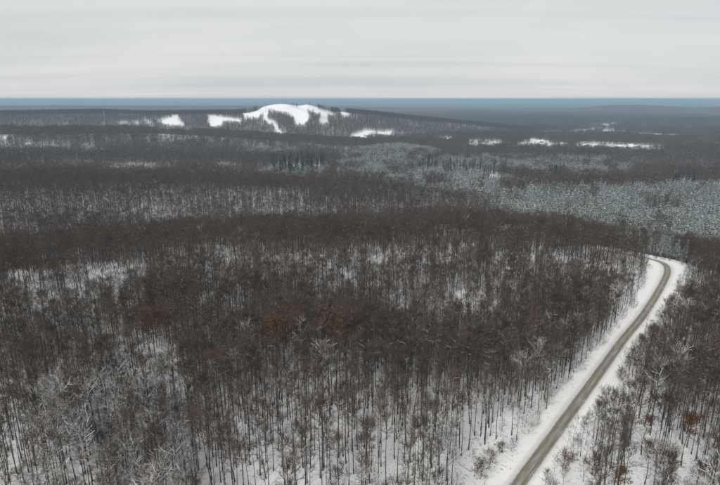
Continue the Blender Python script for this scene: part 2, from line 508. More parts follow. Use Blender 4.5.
def grid_mesh(name, X, Y, Z, mats, uv=None, smooth_shade=True):
    n, m = X.shape
    verts = np.stack([X, Y, Z], -1).reshape(-1, 3)
    i = np.arange(n * m).reshape(n, m)
    f = np.stack([i[:-1, :-1], i[:-1, 1:], i[1:, 1:], i[1:, :-1]], -1).reshape(-1, 4)
    me = bpy.data.meshes.new(name)
    me.vertices.add(len(verts)); me.vertices.foreach_set('co', verts.ravel())
    me.loops.add(f.size); me.loops.foreach_set('vertex_index', f.ravel())
    me.polygons.add(len(f)); me.polygons.foreach_set('loop_start', np.arange(len(f)) * 4)
    me.polygons.foreach_set('loop_total', np.full(len(f), 4))
    me.polygons.foreach_set('use_smooth', np.full(len(f), smooth_shade))
    me.update(); me.validate()
    if uv is not None:
        l = me.uv_layers.new(name='UVMap')
        l.data.foreach_set('uv', uv.reshape(-1, 2)[f.ravel()].ravel())
    me.materials.append(MATS[mats] if isinstance(mats, str) else mats)
    o = bpy.data.objects.new(name, me); col.objects.link(o)
    return o


# ------------------------------------------------------------------ ground
fine = np.radians(np.arange(-47, 47.01, .32))
coarse = np.radians(np.concatenate([[-180, -150, -120, -90, -70, -56], ]))
angs = np.concatenate([coarse, fine, -coarse[::-1]])
rad = np.concatenate([[1, 20, 40, 60], np.arange(70, 420, 4.0), np.arange(420, 1300, 9.0), np.arange(1300, 3300, 18.0), np.geomspace(3300, 60000, 60)])
A, RR = np.meshgrid(angs, rad)
GX, GY = RR * np.sin(A), RR * np.cos(A)
GZ = height(GX, GY)
g = grid_mesh('ground', GX, GY, GZ, ground_material())
tag(g, 'snow-covered forest floor rolling away to the horizon', kind='structure')
Z_LOW = GZ.min(); Z_TOP = GZ.max()

# ------------------------------------------------------------------ road and its cleared, snowy verges
n = len(ROAD)
road_w = 2.22
us = np.linspace(-1, 1, 9)
wob = (vnoise(_ss, _ss * 0, 9, 3) - .5) * .5
RX = ROAD[:, 0, None] + ROAD_N[:, 0, None] * (-(us[None, :] * road_w) + wob[:, None] * .4)
RY = ROAD[:, 1, None] + ROAD_N[:, 1, None] * (-(us[None, :] * road_w) + wob[:, None] * .4)
RZ = height(RX, RY) + .10 + .05 * (1 - us[None, :] ** 2)
uv = np.stack([np.broadcast_to((us + 1) / 2, RX.shape), np.broadcast_to(_ss[:, None], RX.shape)], -1)
o = grid_mesh('road', RX, RY, RZ, road_material(), uv)
tag(o, 'narrow ploughed gravel road cut through the woods', kind='structure')
VERGE = verge_material()
bend = np.exp(-((_ss - _ss[np.argmin(np.hypot(ROAD[:, 0] - _rp[10, 0], ROAD[:, 1] - _rp[10, 1]))]) / 55) ** 2)
CLEAR_L = 7.6 + 4.5 * bend
CLEAR_R = 7.0 + 4.0 * bend
_end = smooth(0, 25, _ss - _ss[np.argmin(np.hypot(ROAD[:, 0] - _rp[12, 0], ROAD[:, 1] - _rp[12, 1]))])
CLEAR_L = CLEAR_L * (1 - _end) + 3.2 * _end; CLEAR_R = CLEAR_R * (1 - _end) + 3.2 * _end
for side, name in ((1, 'verge_left'), (-1, 'verge_right')):
    W = (CLEAR_L if side > 0 else CLEAR_R) + 1.2
    ts = np.array([0, .03, .07, .11, .16, .22, .3, .4, .5, .62, .75, .88, 1.0])
    prof = np.array([.02, .20, .34, .30, .16, .10, .06, .05, .07, .10, .12, .10, -.25])
    e0 = road_w - .22
    off = side * (e0 + ts[None, :] * (W[:, None] - e0))
    wl_ = wob[:, None] * .4
    X = ROAD[:, 0, None] + ROAD_N[:, 0, None] * (off + wl_)
    Y = ROAD[:, 1, None] + ROAD_N[:, 1, None] * (off + wl_)
    lump = (vnoise(X, Y, 2.2, 3) - .5) * .28 * np.clip(ts * 8, 0, 1)[None, :] + (vnoise(X, Y, .9, 2) - .5) * .12
    Z = height(X, Y) + .14 + prof[None, :] * (0.7 + .8 * vnoise(X, Y, 6, 2)) + lump
    Z[:, 0] = height(X[:, 0], Y[:, 0]) + .06
    uvv = np.stack([np.broadcast_to(ts, X.shape), np.broadcast_to(_ss[:, None], X.shape)], -1)
    tag(grid_mesh(name, X, Y, Z, VERGE, uvv), 'ploughed snow bank and open snowy verge beside the road', kind='structure')

# ------------------------------------------------------------------ tree shapes


class MB:
    def __init__(self):
        self.v, self.f = [], []

    def tube(self, pts, rads, k):
        """tapered tube through pts"""
        base = len(self.v)
        n = len(pts)
        for i, p in enumerate(pts):
            d = (pts[min(i + 1, n - 1)] - pts[max(i - 1, 0)])
            d = d / (np.linalg.norm(d) + 1e-9)
            a = np.array([1., 0, 0]) if abs(d[0]) < .8 else np.array([0, 1., 0])
            s = np.cross(d, a); s /= np.linalg.norm(s); t = np.cross(d, s)
            for j in range(k):
                w = 2 * math.pi * j / k
                self.v.append(tuple(p + rads[i] * (math.cos(w) * s + math.sin(w) * t)))
        for i in range(n - 1):
            for j in range(k):
                a = base + i * k + j; b = base + i * k + (j + 1) % k
                self.f.append((a, b, b + k, a + k))

    def tri(self, p, q, w):
        """a fine twig: long thin triangle from p to q, w wide at its foot"""
        d = q - p
        s = np.cross(d, np.random.standard_normal(3)); s /= (np.linalg.norm(s) + 1e-9)
        b = len(self.v)
        self.v += [tuple(p - s * w / 2), tuple(p + s * w / 2), tuple(q)]
        self.f.append((b, b + 1, b + 2))

    def leaf(self, p, size, up=0.0):
        nrm = np.random.standard_normal(3); nrm[2] = abs(nrm[2]) + up
        nrm /= np.linalg.norm(nrm)
        s = np.cross(nrm, np.random.standard_normal(3)); s /= np.linalg.norm(s); t = np.cross(nrm, s)
        b = len(self.v)
        self.v += [tuple(p + size * s), tuple(p + size * (-.5 * s + .7 * t)), tuple(p + size * (-.5 * s - .7 * t))]
        self.f.append((b, b + 1, b + 2))

    def strip(self, pts, w, lift):
        """snow lying along a branch: a low ridge on top of it"""
        base = len(self.v)
        n = len(pts)
        for i, p in enumerate(pts):
            d = pts[min(i + 1, n - 1)] - pts[max(i - 1, 0)]
            s = np.array([d[1], -d[0], 0]); l = np.linalg.norm(s)
            s = s / l if l > 1e-6 else np.array([1., 0, 0])
            ww = w * (1 - .5 * i / n)
            for q, hgt in ((-1, 0), (0, 1), (1, 0)):
                self.v.append(tuple(p + s * q * ww + np.array([0, 0, lift * (.3 + hgt)])))
        for i in range(n - 1):
            for j in range(2):
                a = base + i * 3 + j
                self.f.append((a, a + 1, a + 4, a + 3))


def rot_about(d, ax, ang):
    ax = ax / (np.linalg.norm(ax) + 1e-9)
    return d * math.cos(ang) + np.cross(ax, d) * math.sin(ang) + ax * np.dot(ax, d) * (1 - math.cos(ang))


def unit(v):
    return v / (np.linalg.norm(v) + 1e-9)


def bare_tree(seed, H=25, base=.45, limbs=15, spread=4.6, tw=.040, nbr=8, ntw=11, fork=False, lean=0.0, r0=.24, snow=0.0, leaves=0, leaf_size=.3, lod=0, curve=.5, droop=0.0, sprinkle=.14):
    """returns MBs trunk, crown, snow, leaf"""
    np.random.seed(seed); rs = random.Random(seed)
    T, C, S, Lf = MB(), MB(), MB(), MB()
    la = rs.uniform(0, 6.28)
    nseg = 7 if lod == 0 else 3
    pts = []
    wx, wy = rs.uniform(-.4, .4), rs.uniform(-.4, .4)
    top = .58 if fork else .84
    for i in range(nseg + 1):
        t = i / nseg * top
        pts.append(np.array([lean * H * t * math.cos(la) + wx * math.sin(t * 5), lean * H * t * math.sin(la) + wy * math.sin(t * 4 + 1), t * H - (.5 if i == 0 else 0)]))
    pts = np.array(pts)

    def rad_at(t): return max(r0 * (1 - .88 * t) + (.10 * max(0, 1 - t * 14)), .03)
    T.tube(pts, [rad_at(i / nseg * top) for i in range(nseg + 1)], 6 if lod == 0 else 3)
    leaders = []                                         # (point fn)
    if fork:
        for sgn in (-1, 1, 1.0)[:2 + (rs.random() < .4)]:
            fa = la + (1.57 if sgn > 0 else -1.57) + rs.uniform(-.5, .5)
            q = [pts[-1]]
            d = unit(np.array([math.cos(fa) * .42, math.sin(fa) * .42, 1]))
            for i in range(4):
                q.append(q[-1] + d * H * .36 / 4)
                d = unit(d + np.array([math.cos(fa) * -.06, math.sin(fa) * -.06, .1]) + np.random.uniform(-.06, .06, 3))
            T.tube(np.array(q), [rad_at(.58) * .72 * (1 - .2 * i) + .02 for i in range(5)], 5 if lod == 0 else 3)
            leaders.append(np.array(q))
    leaders.append(pts)

    def along(P, t):
        x = t * (len(P) - 1); i = min(int(x), len(P) - 2)
        return P[i] + (P[i + 1] - P[i]) * (x - i)

    for i in range(limbs):
        tr = (i + .5) / limbs
        t = base + (1 - base) * tr
        if fork and t > .58:
            P = leaders[rs.randrange(len(leaders) - 1)]; o = along(P, min(1, (t - .58) / .36))
        else:
            o = along(pts, min(1, t / top))
        az = i * 2.4 + rs.uniform(-.6, .6)
        tilt = R(62 - 34 * tr ** 1.4 + rs.uniform(-12, 12))
        Ln = spread * (.72 + .42 * math.sin(math.pi * min(1, tr * 1.15)) - .12 * tr) * rs.uniform(.8, 1.25)
        d = np.array([math.cos(az) * math.sin(tilt), math.sin(az) * math.sin(tilt), math.cos(tilt)])
        q = [o]
        ns = 4 if lod == 0 else 2
        for k in range(ns):
            q.append(q[-1] + d * Ln / ns)
            d = unit(d + np.array([0, 0, curve / ns * 1.3 - droop]) + np.random.uniform(-.16, .16, 3))
        q = np.array(q)
        rl = min(.085, r0 * .38) * (1.1 - .5 * tr)
        (T if lod == 0 and False else C).tube(q, [rl * (1 - .78 * k / ns) for k in range(ns + 1)], 4 if lod == 0 else 3)
        if snow and rs.random() < .65:
            S.strip(q, rl * .9 + .02 * snow, rl + .04 * snow)
        for j in range(nbr):
            s = .22 + .78 * (j + rs.random()) / nbr
            p = along(q, min(s, 1)); dd = unit(along(q, min(s + .1, 1)) - along(q, max(s - .1, 0)))
            ax = np.cross(dd, np.random.standard_normal(3))
            bd = unit(rot_about(dd, ax, R(rs.uniform(25, 60))) + np.array([0, 0, .12 - droop]))
            bl = Ln * rs.uniform(.25, .5) * (1.15 - .5 * s) + .5
            if lod == 0:
                p1 = p + bd * bl * .5; bd2 = unit(bd + np.array([0, 0, .22 - 1.5 * droop]) + np.random.uniform(-.2, .2, 3)); p2 = p1 + bd2 * bl * .5
                br = np.array([p, p1, p2])
                C.tube(br, [.034, .024, .012], 3)
                if (snow and rs.random() < .6) or rs.random() < sprinkle:
                    S.strip(br, .03 * snow + .014, .05 * snow + .03)
            else:
                br = np.array([p, p + bd * bl * .5, p + bd * bl])
                C.tri(p, p + bd * bl, tw * 1.6)
                if rs.random() < sprinkle * 1.3:
                    S.tri(p + np.array([0, 0, .08]), p + bd * bl * .9 + np.array([0, 0, .1]), tw * 1.1)
            for k in range(ntw):
                u = .15 + .85 * rs.random()
                a = along(br, u)
                td = unit(bd + np.random.standard_normal(3) * .55 + np.array([0, 0, .25 - 2 * droop]))
                tl = rs.uniform(.6, 1.5) * (1 if lod == 0 else 1.25)
                C.tri(a, a + td * tl, tw)
                if snow and rs.random() < .3 * snow:
                    S.tri(a + np.array([0, 0, .03]), a + td * tl + np.array([0, 0, .05]), tw * 1.1)
            for k in range(leaves):
                a = along(br, rs.random()) + np.random.standard_normal(3) * .35
                Lf.leaf(a, leaf_size * rs.uniform(.6, 1.2))
    return T, C, S, Lf


def conifer(seed, H=13, w=2.3, base=.25, whorls=13, nb=6, tufts=4, tpt=3, size=.42, cone=.9, droop=.15, r0=.14):
    np.random.seed(seed); rs = random.Random(seed)
    T, C = MB(), MB()
    T.tube(np.array([[0, 0, -.5], [rs.uniform(-.1, .1), rs.uniform(-.1, .1), H * .5], [0, 0, H]]), [r0, r0 * .6, .02], 5)
    for i in range(whorls):
        t = (i + rs.uniform(.2, .8)) / whorls
        z = H * (base + (1 - base) * t)
        L = w * ((1 - t) ** cone) * rs.uniform(.75, 1.2) + .18
        if base > .2 and t < .2:
            L *= .7 + 1.5 * t
        for j in range(nb):
            if rs.random() < .08:
                continue
            az = j * 6.283 / nb + i * 1.9 + rs.uniform(-.35, .35)
            d = np.array([math.cos(az), math.sin(az), -droop + .35 * t])
            for k in range(tufts):
                s = (k + .6) / tufts
                p = np.array([0, 0, z]) + d * L * s + np.random.standard_normal(3) * .12
                for _ in range(tpt):
                    C.leaf(p + np.random.standard_normal(3) * .14, size * (1.15 - .45 * s) * rs.uniform(.7, 1.2) * (1 - .3 * t), up=.5)
    for _ in range(3):
        C.leaf(np.array([0, 0, H]), size * .5)
    return T, C


def as_mesh(name, mbs, mats):
    v, f, mi = [], [], []
    for mb, k in mbs:
        b = len(v)
        v += mb.v; f += [tuple(i + b for i in q) for q in mb.f]; mi += [k] * len(mb.f)
    me = bpy.data.meshes.new(name); me.from_pydata(v, [], f)
    for m in mats:
        me.materials.append(MATS[m])
    me.polygons.foreach_set('material_index', mi)
    me.update()
    return me


# ---- hardwoods: look -> shape
LOOKS = [
    ('slender straight', dict(H=25, limbs=13, spread=3.2, base=.58, r0=.16)),
    ('tall straight', dict(H=28, limbs=17, spread=4.4, base=.48, r0=.21)),
    ('forked', dict(H=26, limbs=16, spread=4.2, base=.46, fork=True, r0=.21)),
    ('wide-crowned', dict(H=25, limbs=16, spread=5.6, base=.42, r0=.25, ntw=10)),
    ('leaning', dict(H=24, limbs=13, spread=4.0, base=.48, lean=.08, r0=.17)),
    ('thin, sparse', dict(H=22, limbs=9, spread=3.0, base=.55, r0=.12, nbr=6)),
    ('snow-laden', dict(H=24, limbs=15, spread=5.0, base=.40, r0=.2, snow=.75, ntw=9)),
    ('snow-dusted', dict(H=25, limbs=14, spread=4.2, base=.46, r0=.19, snow=.25, ntw=9)),
    ('high-crowned', dict(H=26, limbs=10, spread=2.7, base=.66, r0=.155, nbr=7, ntw=6)),
]
NL = len(LOOKS)
TREE = []
for k in range(2 * NL):
    kw = dict(LOOKS[k % NL][1])
    if k >= NL:
        kw['H'] *= .9; kw['limbs'] += 2; kw['base'] -= .05
    T, C, S, Lf = bare_tree(100 + k, **kw)
    TREE.append(dict(
        trunk=as_mesh('trunk', [(T, 0)], ['bark']),
        crown=as_mesh('crown', [(C, 0)] + ([] if kw.get('snow') else [(S, 1)]), ['twig', 'branch_snow']),
        snow=as_mesh('snow_load', [(S, 0)], ['branch_snow']) if kw.get('snow') else None,
        whole=as_mesh('hardwood', [(T, 0), (C, 1), (S, 2)], ['bark', 'twig', 'branch_snow'])))
LOD1 = []
for k in range(7):
    kw = dict(LOOKS[[0, 1, 2, 3, 1, 6, 7][k]][1]); kw.update(limbs=11, nbr=5, ntw=5, lod=1, tw=.085, fork=False, sprinkle=.07)
    if k == 4: kw['H'] = 24
    kw['r0'] = kw.get('r0', .2) * .85
    T, C, S, Lf = bare_tree(200 + k, **kw)
    LOD1.append(as_mesh('hardwood_mid', [(T, 0), (C, 1), (S, 2)], ['bark', 'twig_far', 'branch_snow']))
LOD2 = []
for k in range(5):
    T, C, S, Lf = bare_tree(300 + k, H=22 + k, limbs=9, nbr=3, ntw=3, lod=1, tw=.24, spread=4.9, base=.36, r0=.17, sprinkle=.08, snow=.9 if k == 4 else 0)
    LOD2.append((T, C, S))
HILL = [bare_tree(330 + k, H=21 + k, limbs=9, nbr=3, ntw=3, lod=1, tw=.46, spread=4.2, base=.25, r0=.2, sprinkle=.05)[:3] for k in range(4)]
HILL_M = [as_mesh('hill_hardwood', [(T, 0), (C, 1), (S, 2)], ['bark', 'twig_far', 'branch_snow']) for T, C, S in HILL]
LOD2_M = [as_mesh('hardwood_far', [(T, 0), (C, 1), (S, 2)], ['bark', 'twig_far', 'branch_snow']) for T, C, S in LOD2]
SAP = []
for k in range(4):
    T, C, S, Lf = bare_tree(400 + k, H=7 + 2 * k, limbs=9, spread=1.9, nbr=4, ntw=4, base=.2, r0=.07, tw=.035, snow=.6 if k % 2 else 0)
    SAP.append(as_mesh('sapling', [(T, 0), (C, 1), (S, 2)], ['bark', 'twig', 'branch_snow']))
PINE_P = [conifer(500 + k, H=12 + k, w=2.2 + .2 * k) for k in range(4)]
PINE_LOD = [conifer(520 + k, H=12.5 + k, w=2.5, whorls=7, nb=5, tufts=2, tpt=2, size=.95) for k in range(4)]
SPR_P = [conifer(540 + k, H=19 + 2 * k, w=3.4, base=.08, whorls=12, nb=6, tufts=3, tpt=2, size=.85, droop=.3, cone=.85) for k in range(3)]
PINE_M = [as_mesh('pine', [(T, 0), (C, 1)], ['bark', 'needle_frost']) for T, C in PINE_P]
PINE_LM = [as_mesh('pine_far', [(T, 0), (C, 1)], ['bark', 'needle_frost']) for T, C in PINE_LOD]


def patch(name, size, count, seed, kind):
    rs = random.Random(seed)
    parts = {}
    v, f, mi = [], [], []
    for _ in range(count):
        x, y, a, s = rs.uniform(-size / 2, size / 2), rs.uniform(-size / 2, size / 2), rs.uniform(0, 6.28), rs.uniform(.75, 1.15)
        src = rs.choice(PINE_LOD) if kind == 'pine' else LOD2[rs.choice([0, 1, 2, 3])]
        ca, sa = math.cos(a) * s, math.sin(a) * s
        for k, mb in enumerate(src):
            b = len(v)
            v += [(x + ca * p[0] - sa * p[1], y + sa * p[0] + ca * p[1], p[2] * s - (3.5 if p[2] < 0 else 0)) for p in mb.v]
            f += [tuple(i + b for i in q) for q in mb.f]; mi += [k] * len(mb.f)
    me = bpy.data.meshes.new(name); me.from_pydata(v, [], f)
    for m in (['bark', 'needle_frost'] if kind == 'pine' else ['bark', 'twig_far', 'branch_snow']):
        me.materials.append(MATS[m])
    me.polygons.foreach_set('material_index', mi); me.update()
    return me


PATCH_S = [patch('hardwood_patch', 30, (40, 36, 32, 26, 20)[k], 600 + k, 'bare') for k in range(5)]
PATCH_L = [patch('hardwood_patch_wide', 60, (130, 115, 90)[k], 620 + k, 'bare') for k in range(3)]
PATCH_P = [patch('pine_patch', 30, 50, 640 + k, 'pine') for k in range(3)]

# ------------------------------------------------------------------ instancing of the uncountable rest


def scatter(name, meshes, x, y, z, idx, rot, scl, label, cat):
    src = bpy.data.collections.new(name + '_shapes')
    for k, me in enumerate(meshes):
        src.objects.link(bpy.data.objects.new('%s_%02d' % (name, k), me))
    me = bpy.data.meshes.new(name)
    n = len(x)
    me.vertices.add(n)
    me.vertices.foreach_set('co', np.stack([x, y, z], -1).astype(np.float32).ravel())
    for an, ty, data in (('pick', 'INT', idx), ('turn', 'FLOAT', rot), ('size', 'FLOAT', scl)):
        at = me.attributes.new(an, ty, 'POINT')
        at.data.foreach_set('value', np.asarray(data, np.int32 if ty == 'INT' else np.float32))
    me.update()
    o = bpy.data.objects.new(name, me); col.objects.link(o)
    ng = bpy.data.node_groups.new(name, 'GeometryNodeTree')
    ng.interface.new_socket('Geometry', in_out='INPUT', socket_type='NodeSocketGeometry')
    ng.interface.new_socket('Geometry', in_out='OUTPUT', socket_type='NodeSocketGeometry')
    N, L = ng.nodes, ng.links
    gi, go = N.new('NodeGroupInput'), N.new('NodeGroupOutput')
    ci = N.new('GeometryNodeCollectionInfo'); ci.inputs['Collection'].default_value = src
    ci.inputs['Separate Children'].default_value = True; ci.inputs['Reset Children'].default_value = True
    ip = N.new('GeometryNodeInstanceOnPoints'); ip.inputs['Pick Instance'].default_value = True

    def attr(an, ty):
        q = N.new('GeometryNodeInputNamedAttribute'); q.data_type = ty; q.inputs['Name'].default_value = an
        return q.outputs['Attribute']
    cx = N.new('ShaderNodeCombineXYZ'); L.new(attr('turn', 'FLOAT'), cx.inputs[2])
    L.new(gi.outputs[0], ip.inputs['Points']); L.new(ci.outputs[0], ip.inputs['Instance'])
    L.new(attr('pick', 'INT'), ip.inputs['Instance Index']); L.new(cx.outputs[0], ip.inputs['Rotation'])
    L.new(attr('size', 'FLOAT'), ip.inputs['Scale'])
    L.new(ip.outputs[0], go.inputs[0])
    md = o.modifiers.new('scatter', 'NODES'); md.node_group = ng
    tag(o, label, cat, kind='stuff')
    return o


def jitter_grid(r0, r1, s, half=41.5, jit=.92):
    xm = r1 * math.sin(R(half))
    gx, gy = np.meshgrid(np.arange(-xm, xm, s), np.arange(r0 * .7, r1, s))
    gx = gx + rng.uniform(-.5, .5, gx.shape) * s * jit; gy = gy + rng.uniform(-.5, .5, gx.shape) * s * jit
    x, y = gx.ravel(), gy.ravel()
    r = np.hypot(x, y); az = np.arctan2(x, y)
    m = (r >= r0) & (r < r1) & (np.abs(az) < R(half))
    return x[m], y[m]


def road_clear(x, y, extra=0.0):
    d, k = road_dist(x, y)
    lim = np.where(d > 0, CLEAR_L[np.clip(k, 0, n - 1)], -CLEAR_R[np.clip(k, 0, n - 1)])
    return np.where(d > 0, d > lim + extra, d < lim - extra)


def hit(u, v, lift=0.0):
    """first point of the ground (raised by lift) along a pixel's ray"""
    dx, dy, dz = [float(q) for q in ray(u, v)]
    h = math.hypot(dx, dy)
    rr = np.concatenate([np.arange(60, 700, .5), np.arange(700, 9000, 3)])
    X, Y, Zr = dx / h * rr, dy / h * rr, CAM_H + dz / h * rr
    below = Zr < height(X, Y) + lift
    i = int(np.argmax(below)) if below.any() else len(rr) - 1
    return X[i], Y[i], float(height(X[i], Y[i]))


# ---- trees and shrubs that kept their rusty leaves: (column, row of the crown, height, kind, label)
RUST = [
    (690, 424, 19, 'oak', 'rust-brown oak with full round crown, right of the road'),
    (650, 450, 15, 'tree', 'small rust-leaved tree between bare trunks below the larger oak'),
    (622, 476, 16, 'tree', 'rust-leaved tree at the bottom edge right of the road'),
    (647, 423, 15, 'tree', 'thin reddish-leaved tree left of the round rust oak'),
    (700, 470, 14, 'tree', 'faint brown-leaved young tree in the bottom right corner'),
    (638, 364, 12, 'tree', 'brown-leaved bushy tree at the right verge, halfway up the road'),
    (655, 402, 16, 'tree', 'brown-leaved tree amid bare trunks above the round oak'),
    (500, 449, 3.6, 'shrub', 'rust-leaved shrub at the left verge, farthest of three'),
    (490, 459, 4.4, 'shrub', 'rust-leaved shrub at the left verge, middle of three'),
    (480, 472, 5.2, 'shrub', 'rust-leaved shrub at the left verge, nearest of three'),
    (567, 464, 5.5, 'shrub', 'dark red-leaved shrub top at the right verge near the bottom'),
    (594, 467, 6.0, 'shrub', 'reddish shrub right of the dark red one'),
    (622, 376, 4.6, 'shrub', 'low brown shrub on the right verge beside the road'),
    (336, 326, 26, 'beech', 'large dome-crowned tree with dull rust leaves, mid forest'),
    (276, 332, 25, 'beech', 'brown dome-crowned tree left of the large rust dome'),
    (152, 323, 25, 'beech', 'brown leafy crown in the left half of the forest'),
    (20, 258, 25, 'beech', 'rust-topped tree at the far left edge of forest'),
    (352, 217, 25, 'beech', 'faint rust crown on the wooded crest in mid picture'),
    (540, 224, 25, 'beech', 'dull brown leafy crown on crest before the pale plantation'),
    (656, 256.5, 4.0, 'shrub', 'low rust shrub behind the bend, left of three'),
    (663, 257.5, 4.0, 'shrub', 'low rust shrub behind the bend, middle of three'),
    (670, 258.8, 3.6, 'shrub', 'low rust shrub behind the bend, right of three'),
]
CROWN = dict(oak=(.80, 3.4), tree=(.80, 2.2), shrub=(.5, 2.0), beech=(.80, 6.0))     # height of the crown's middle, half width
RUST_AT = []
for (u0, v0, H, kd, lab) in RUST:
    RUST_AT.append(hit(u0, v0, H * CROWN[kd][0]))

# every tree nearer than 1.5 km has its own place
x, y = jitter_grid(62, 520, 3.3)
x2_, y2_ = jitter_grid(520, 1500, 4.2)
x, y = np.concatenate([x, x2_]), np.concatenate([y, y2_])
z = height(x, y); r = np.hypot(x, y)
um, vm = project(x, y, z + 9)
pn_ = vnoise(x, y, 45, 3)
um = um + (vnoise(x + 40, y, 30, 3) - .5) * 30; vm = vm + (vnoise(x, y + 90, 30, 3) - .5) * 9
is_pine = any_in(um, vm, PINE) & (r > 330) & (np.abs(pn_ - .5) < np.where(any_in(um, vm, PINE[1:]), .15, .27) + rng.normal(0, .05, len(x)))
ut_, vt_ = project(x, y, z + 16)
ut_ = ut_ + (vnoise(x + 40, y, 30, 3) - .5) * 34; vt_ = vt_ + (vnoise(x, y + 90, 30, 3) - .5) * 10
is_pine |= (r > 340) & inside(ut_, vt_, PINE[0]) & (np.abs(pn_ - .5) < .25) & (rng.random(len(x)) < .7)
is_pine |= (r > 340) & any_in(ut_, vt_, PINE[1:]) & (np.abs(pn_ - .5) < .10) & (rng.random(len(x)) < .7)
open_ = any_in(*project(x, y, z + 4), OPEN)
dens = np.clip(-.25 + 2.2 * vnoise(x, y, 60, 3), .38, 1.0)
ub_, vb_ = project(x, y, z)
glade = ((vb_ > 484 + 26 * vnoise(x, y, 12, 2)) & (ub_ > 205) & (ub_ < 470)) | ((vb_ > 488 + 20 * vnoise(x, y, 12, 2)) & (ub_ < 105))       # a snowy glade below the front row of trunks
dens = np.where(open_, np.where(r < 260, np.clip(dens, .58, .85), dens * .68), np.clip(dens * 1.1, 0, 1))
dens = np.where(r > 390, np.clip(dens + .30, 0, 1), dens)
dens = np.where(glade & open_, .28, dens)
keep = road_clear(x, y) & ~(is_pine & (rng.random(len(x)) > np.where(r < 520, .62, .85))) & ~(~is_pine & (r > 340) & (any_in(um, vm, SPRUCE) | any_in(*project(x, y, z + 16), SPRUCE) | (any_in(ut_, vt_, PINE) & (np.abs(pn_ - .5) < .16))) & (rng.random(len(x)) < .85)) & (~((road_dist(x, y)[0] < 0) & (road_dist(x, y)[0] > -17)) | (rng.random(len(x)) < .8)) & (is_pine | (rng.random(len(x)) < dens)) & ~((r > 500) & cleared(x, y, z, np.where(is_pine, 12, 21)))
# the leafy ones stand in small gaps, so that they show
for (u0, v0, H, kd, lab), (X, Y, Z) in zip(RUST, RUST_AT):
    q0 = math.hypot(X, Y); hw = CROWN[kd][1] * (H / 4 if kd == 'shrub' else 1)
    px_m = F / (Y * cp - (Z - CAM_H) * sp)
    ub, vt = project(x, y, z + 24)
    keep &= ~((np.hypot(x - X, y - Y) < hw + 1.0) | ((np.abs(ub - u0) < (hw * .9 + 1.5) * px_m) & (r < q0) & (vt < v0 + hw * .55 * px_m) & (r > q0 - 60)))
x, y, z, r, is_pine, open_ = [q[keep] for q in (x, y, z, r, is_pine, open_)]
print('trees', len(x), 'pines', is_pine.sum())

NT = len(x)
scale = rng.uniform(.52, 1.0, NT) * (0.85 + .3 * vnoise(x, y, 60, 2))
turn = rng.uniform(0, 6.283, NT)
u, v = project(x, y, z + 12)
# looks: snowy kinds come in drifts and along the road's left edge
sn = vnoise(x + 300, y + 50, 38, 2)
rd, rk = road_dist(x, y)
scale = np.where(open_ & (r < 260), rng.uniform(.82, 1.12, NT), scale)
scale = np.where((rd < 0) & (rd > -15), scale * np.clip((-rd - 3) / 13, .22, .9), scale)     # low growth along the right verge
edge = (np.abs(rd) < 22)
p_snow = np.clip((sn - .56) * .5, .0, .08) + .22 * (edge & (rd > 0)) + .58 * ((v > 385) & (u > 40) & (u < 190))
us_ = rng.random(NT)
look = np.where(us_ < p_snow * .35, 6, np.where(us_ < p_snow, 7, rng.choice([0, 0, 1, 1, 2, 2, 3, 3, 4, 5], NT)))
look = np.where(open_ & (look < 6) & (r < 260), rng.choice([0, 5, 8, 8, 8, 8, 4], NT), look)
vis = (u > -8) & (u < PW + 8) & (v < PH + 12) & (r > 90)

# ------------------------------------------------------------------ the 300 hardwoods that show largest
bare = np.where(~is_pine)[0]
show = bare[vis[bare]]
show = show[np.argsort(r[show])][:300]
ind = np.zeros(NT, bool); ind[show] = True


def instance_tree(name, parts, loc, rz, s):
    e = bpy.data.objects.new(name, None); col.objects.link(e)
    e.empty_display_size = .5
    e.location = loc; e.rotation_euler = (0, 0, rz); e.scale = (s, s, s)
    for nm, me in parts:
        c = bpy.data.objects.new(nm, me); col.objects.link(c); c.parent = e
        if nm in ('snow_load', 'leaves'):
            c['kind'] = 'stuff'
    return e


ORD = ['first', 'second', 'third', 'fourth', 'fifth', 'sixth', 'seventh', 'eighth', 'ninth', 'tenth', 'eleventh', 'twelfth', 'thirteenth', 'fourteenth', 'fifteenth', 'sixteenth', 'seventeenth', 'eighteenth', 'nineteenth', 'twentieth']


def ordinal_labels(items, phrase):
    """items: (object, column) -> labels counted from the left"""
    items.sort(key=lambda q: q[1])
    m = len(items)
    for i, (ob, _) in enumerate(items):
        if m == 1:
            w = 'the only '
        elif i == 0:
            w = 'leftmost '
        elif i == m - 1:
            w = 'rightmost '
        else:
            w = (ORD[i] if i < 20 else '%dth' % (i + 1)) + ' from left, '
        ob['label'] = w + phrase


cells = {}
for i in show:
    P = TREE[look[i] + NL * int(i % 2)]
    parts = [('trunk', P['trunk']), ('crown', P['crown'])] + ([('snow_load', P['snow'])] if P['snow'] else [])
    e = instance_tree('bare_tree', parts, (x[i], y[i], z[i] - .15), turn[i], scale[i])
    tag(e, None, 'tree', 'bare hardwood trees in the foreground')
    if rd[i] < 0:
        place = 'right of the road'
    elif rd[i] < 26:
        place = 'by the left verge'
    elif u[i] < 130:
        place = 'at left photo edge'
    elif u[i] < 300:
        place = 'in the lower left woods'
    else:
        place = 'in the open stand'
    ub, vb = project(x[i], y[i], z[i])
    row = 'foot below the photo,' if vb > PH else 'foot in view,'
    cells.setdefault((LOOKS[look[i]][0], place, row), []).append((e, u[i]))
for (lk, place, row), items in cells.items():
    ordinal_labels(items, '%s bare tree, %s %s' % (lk, row, place))

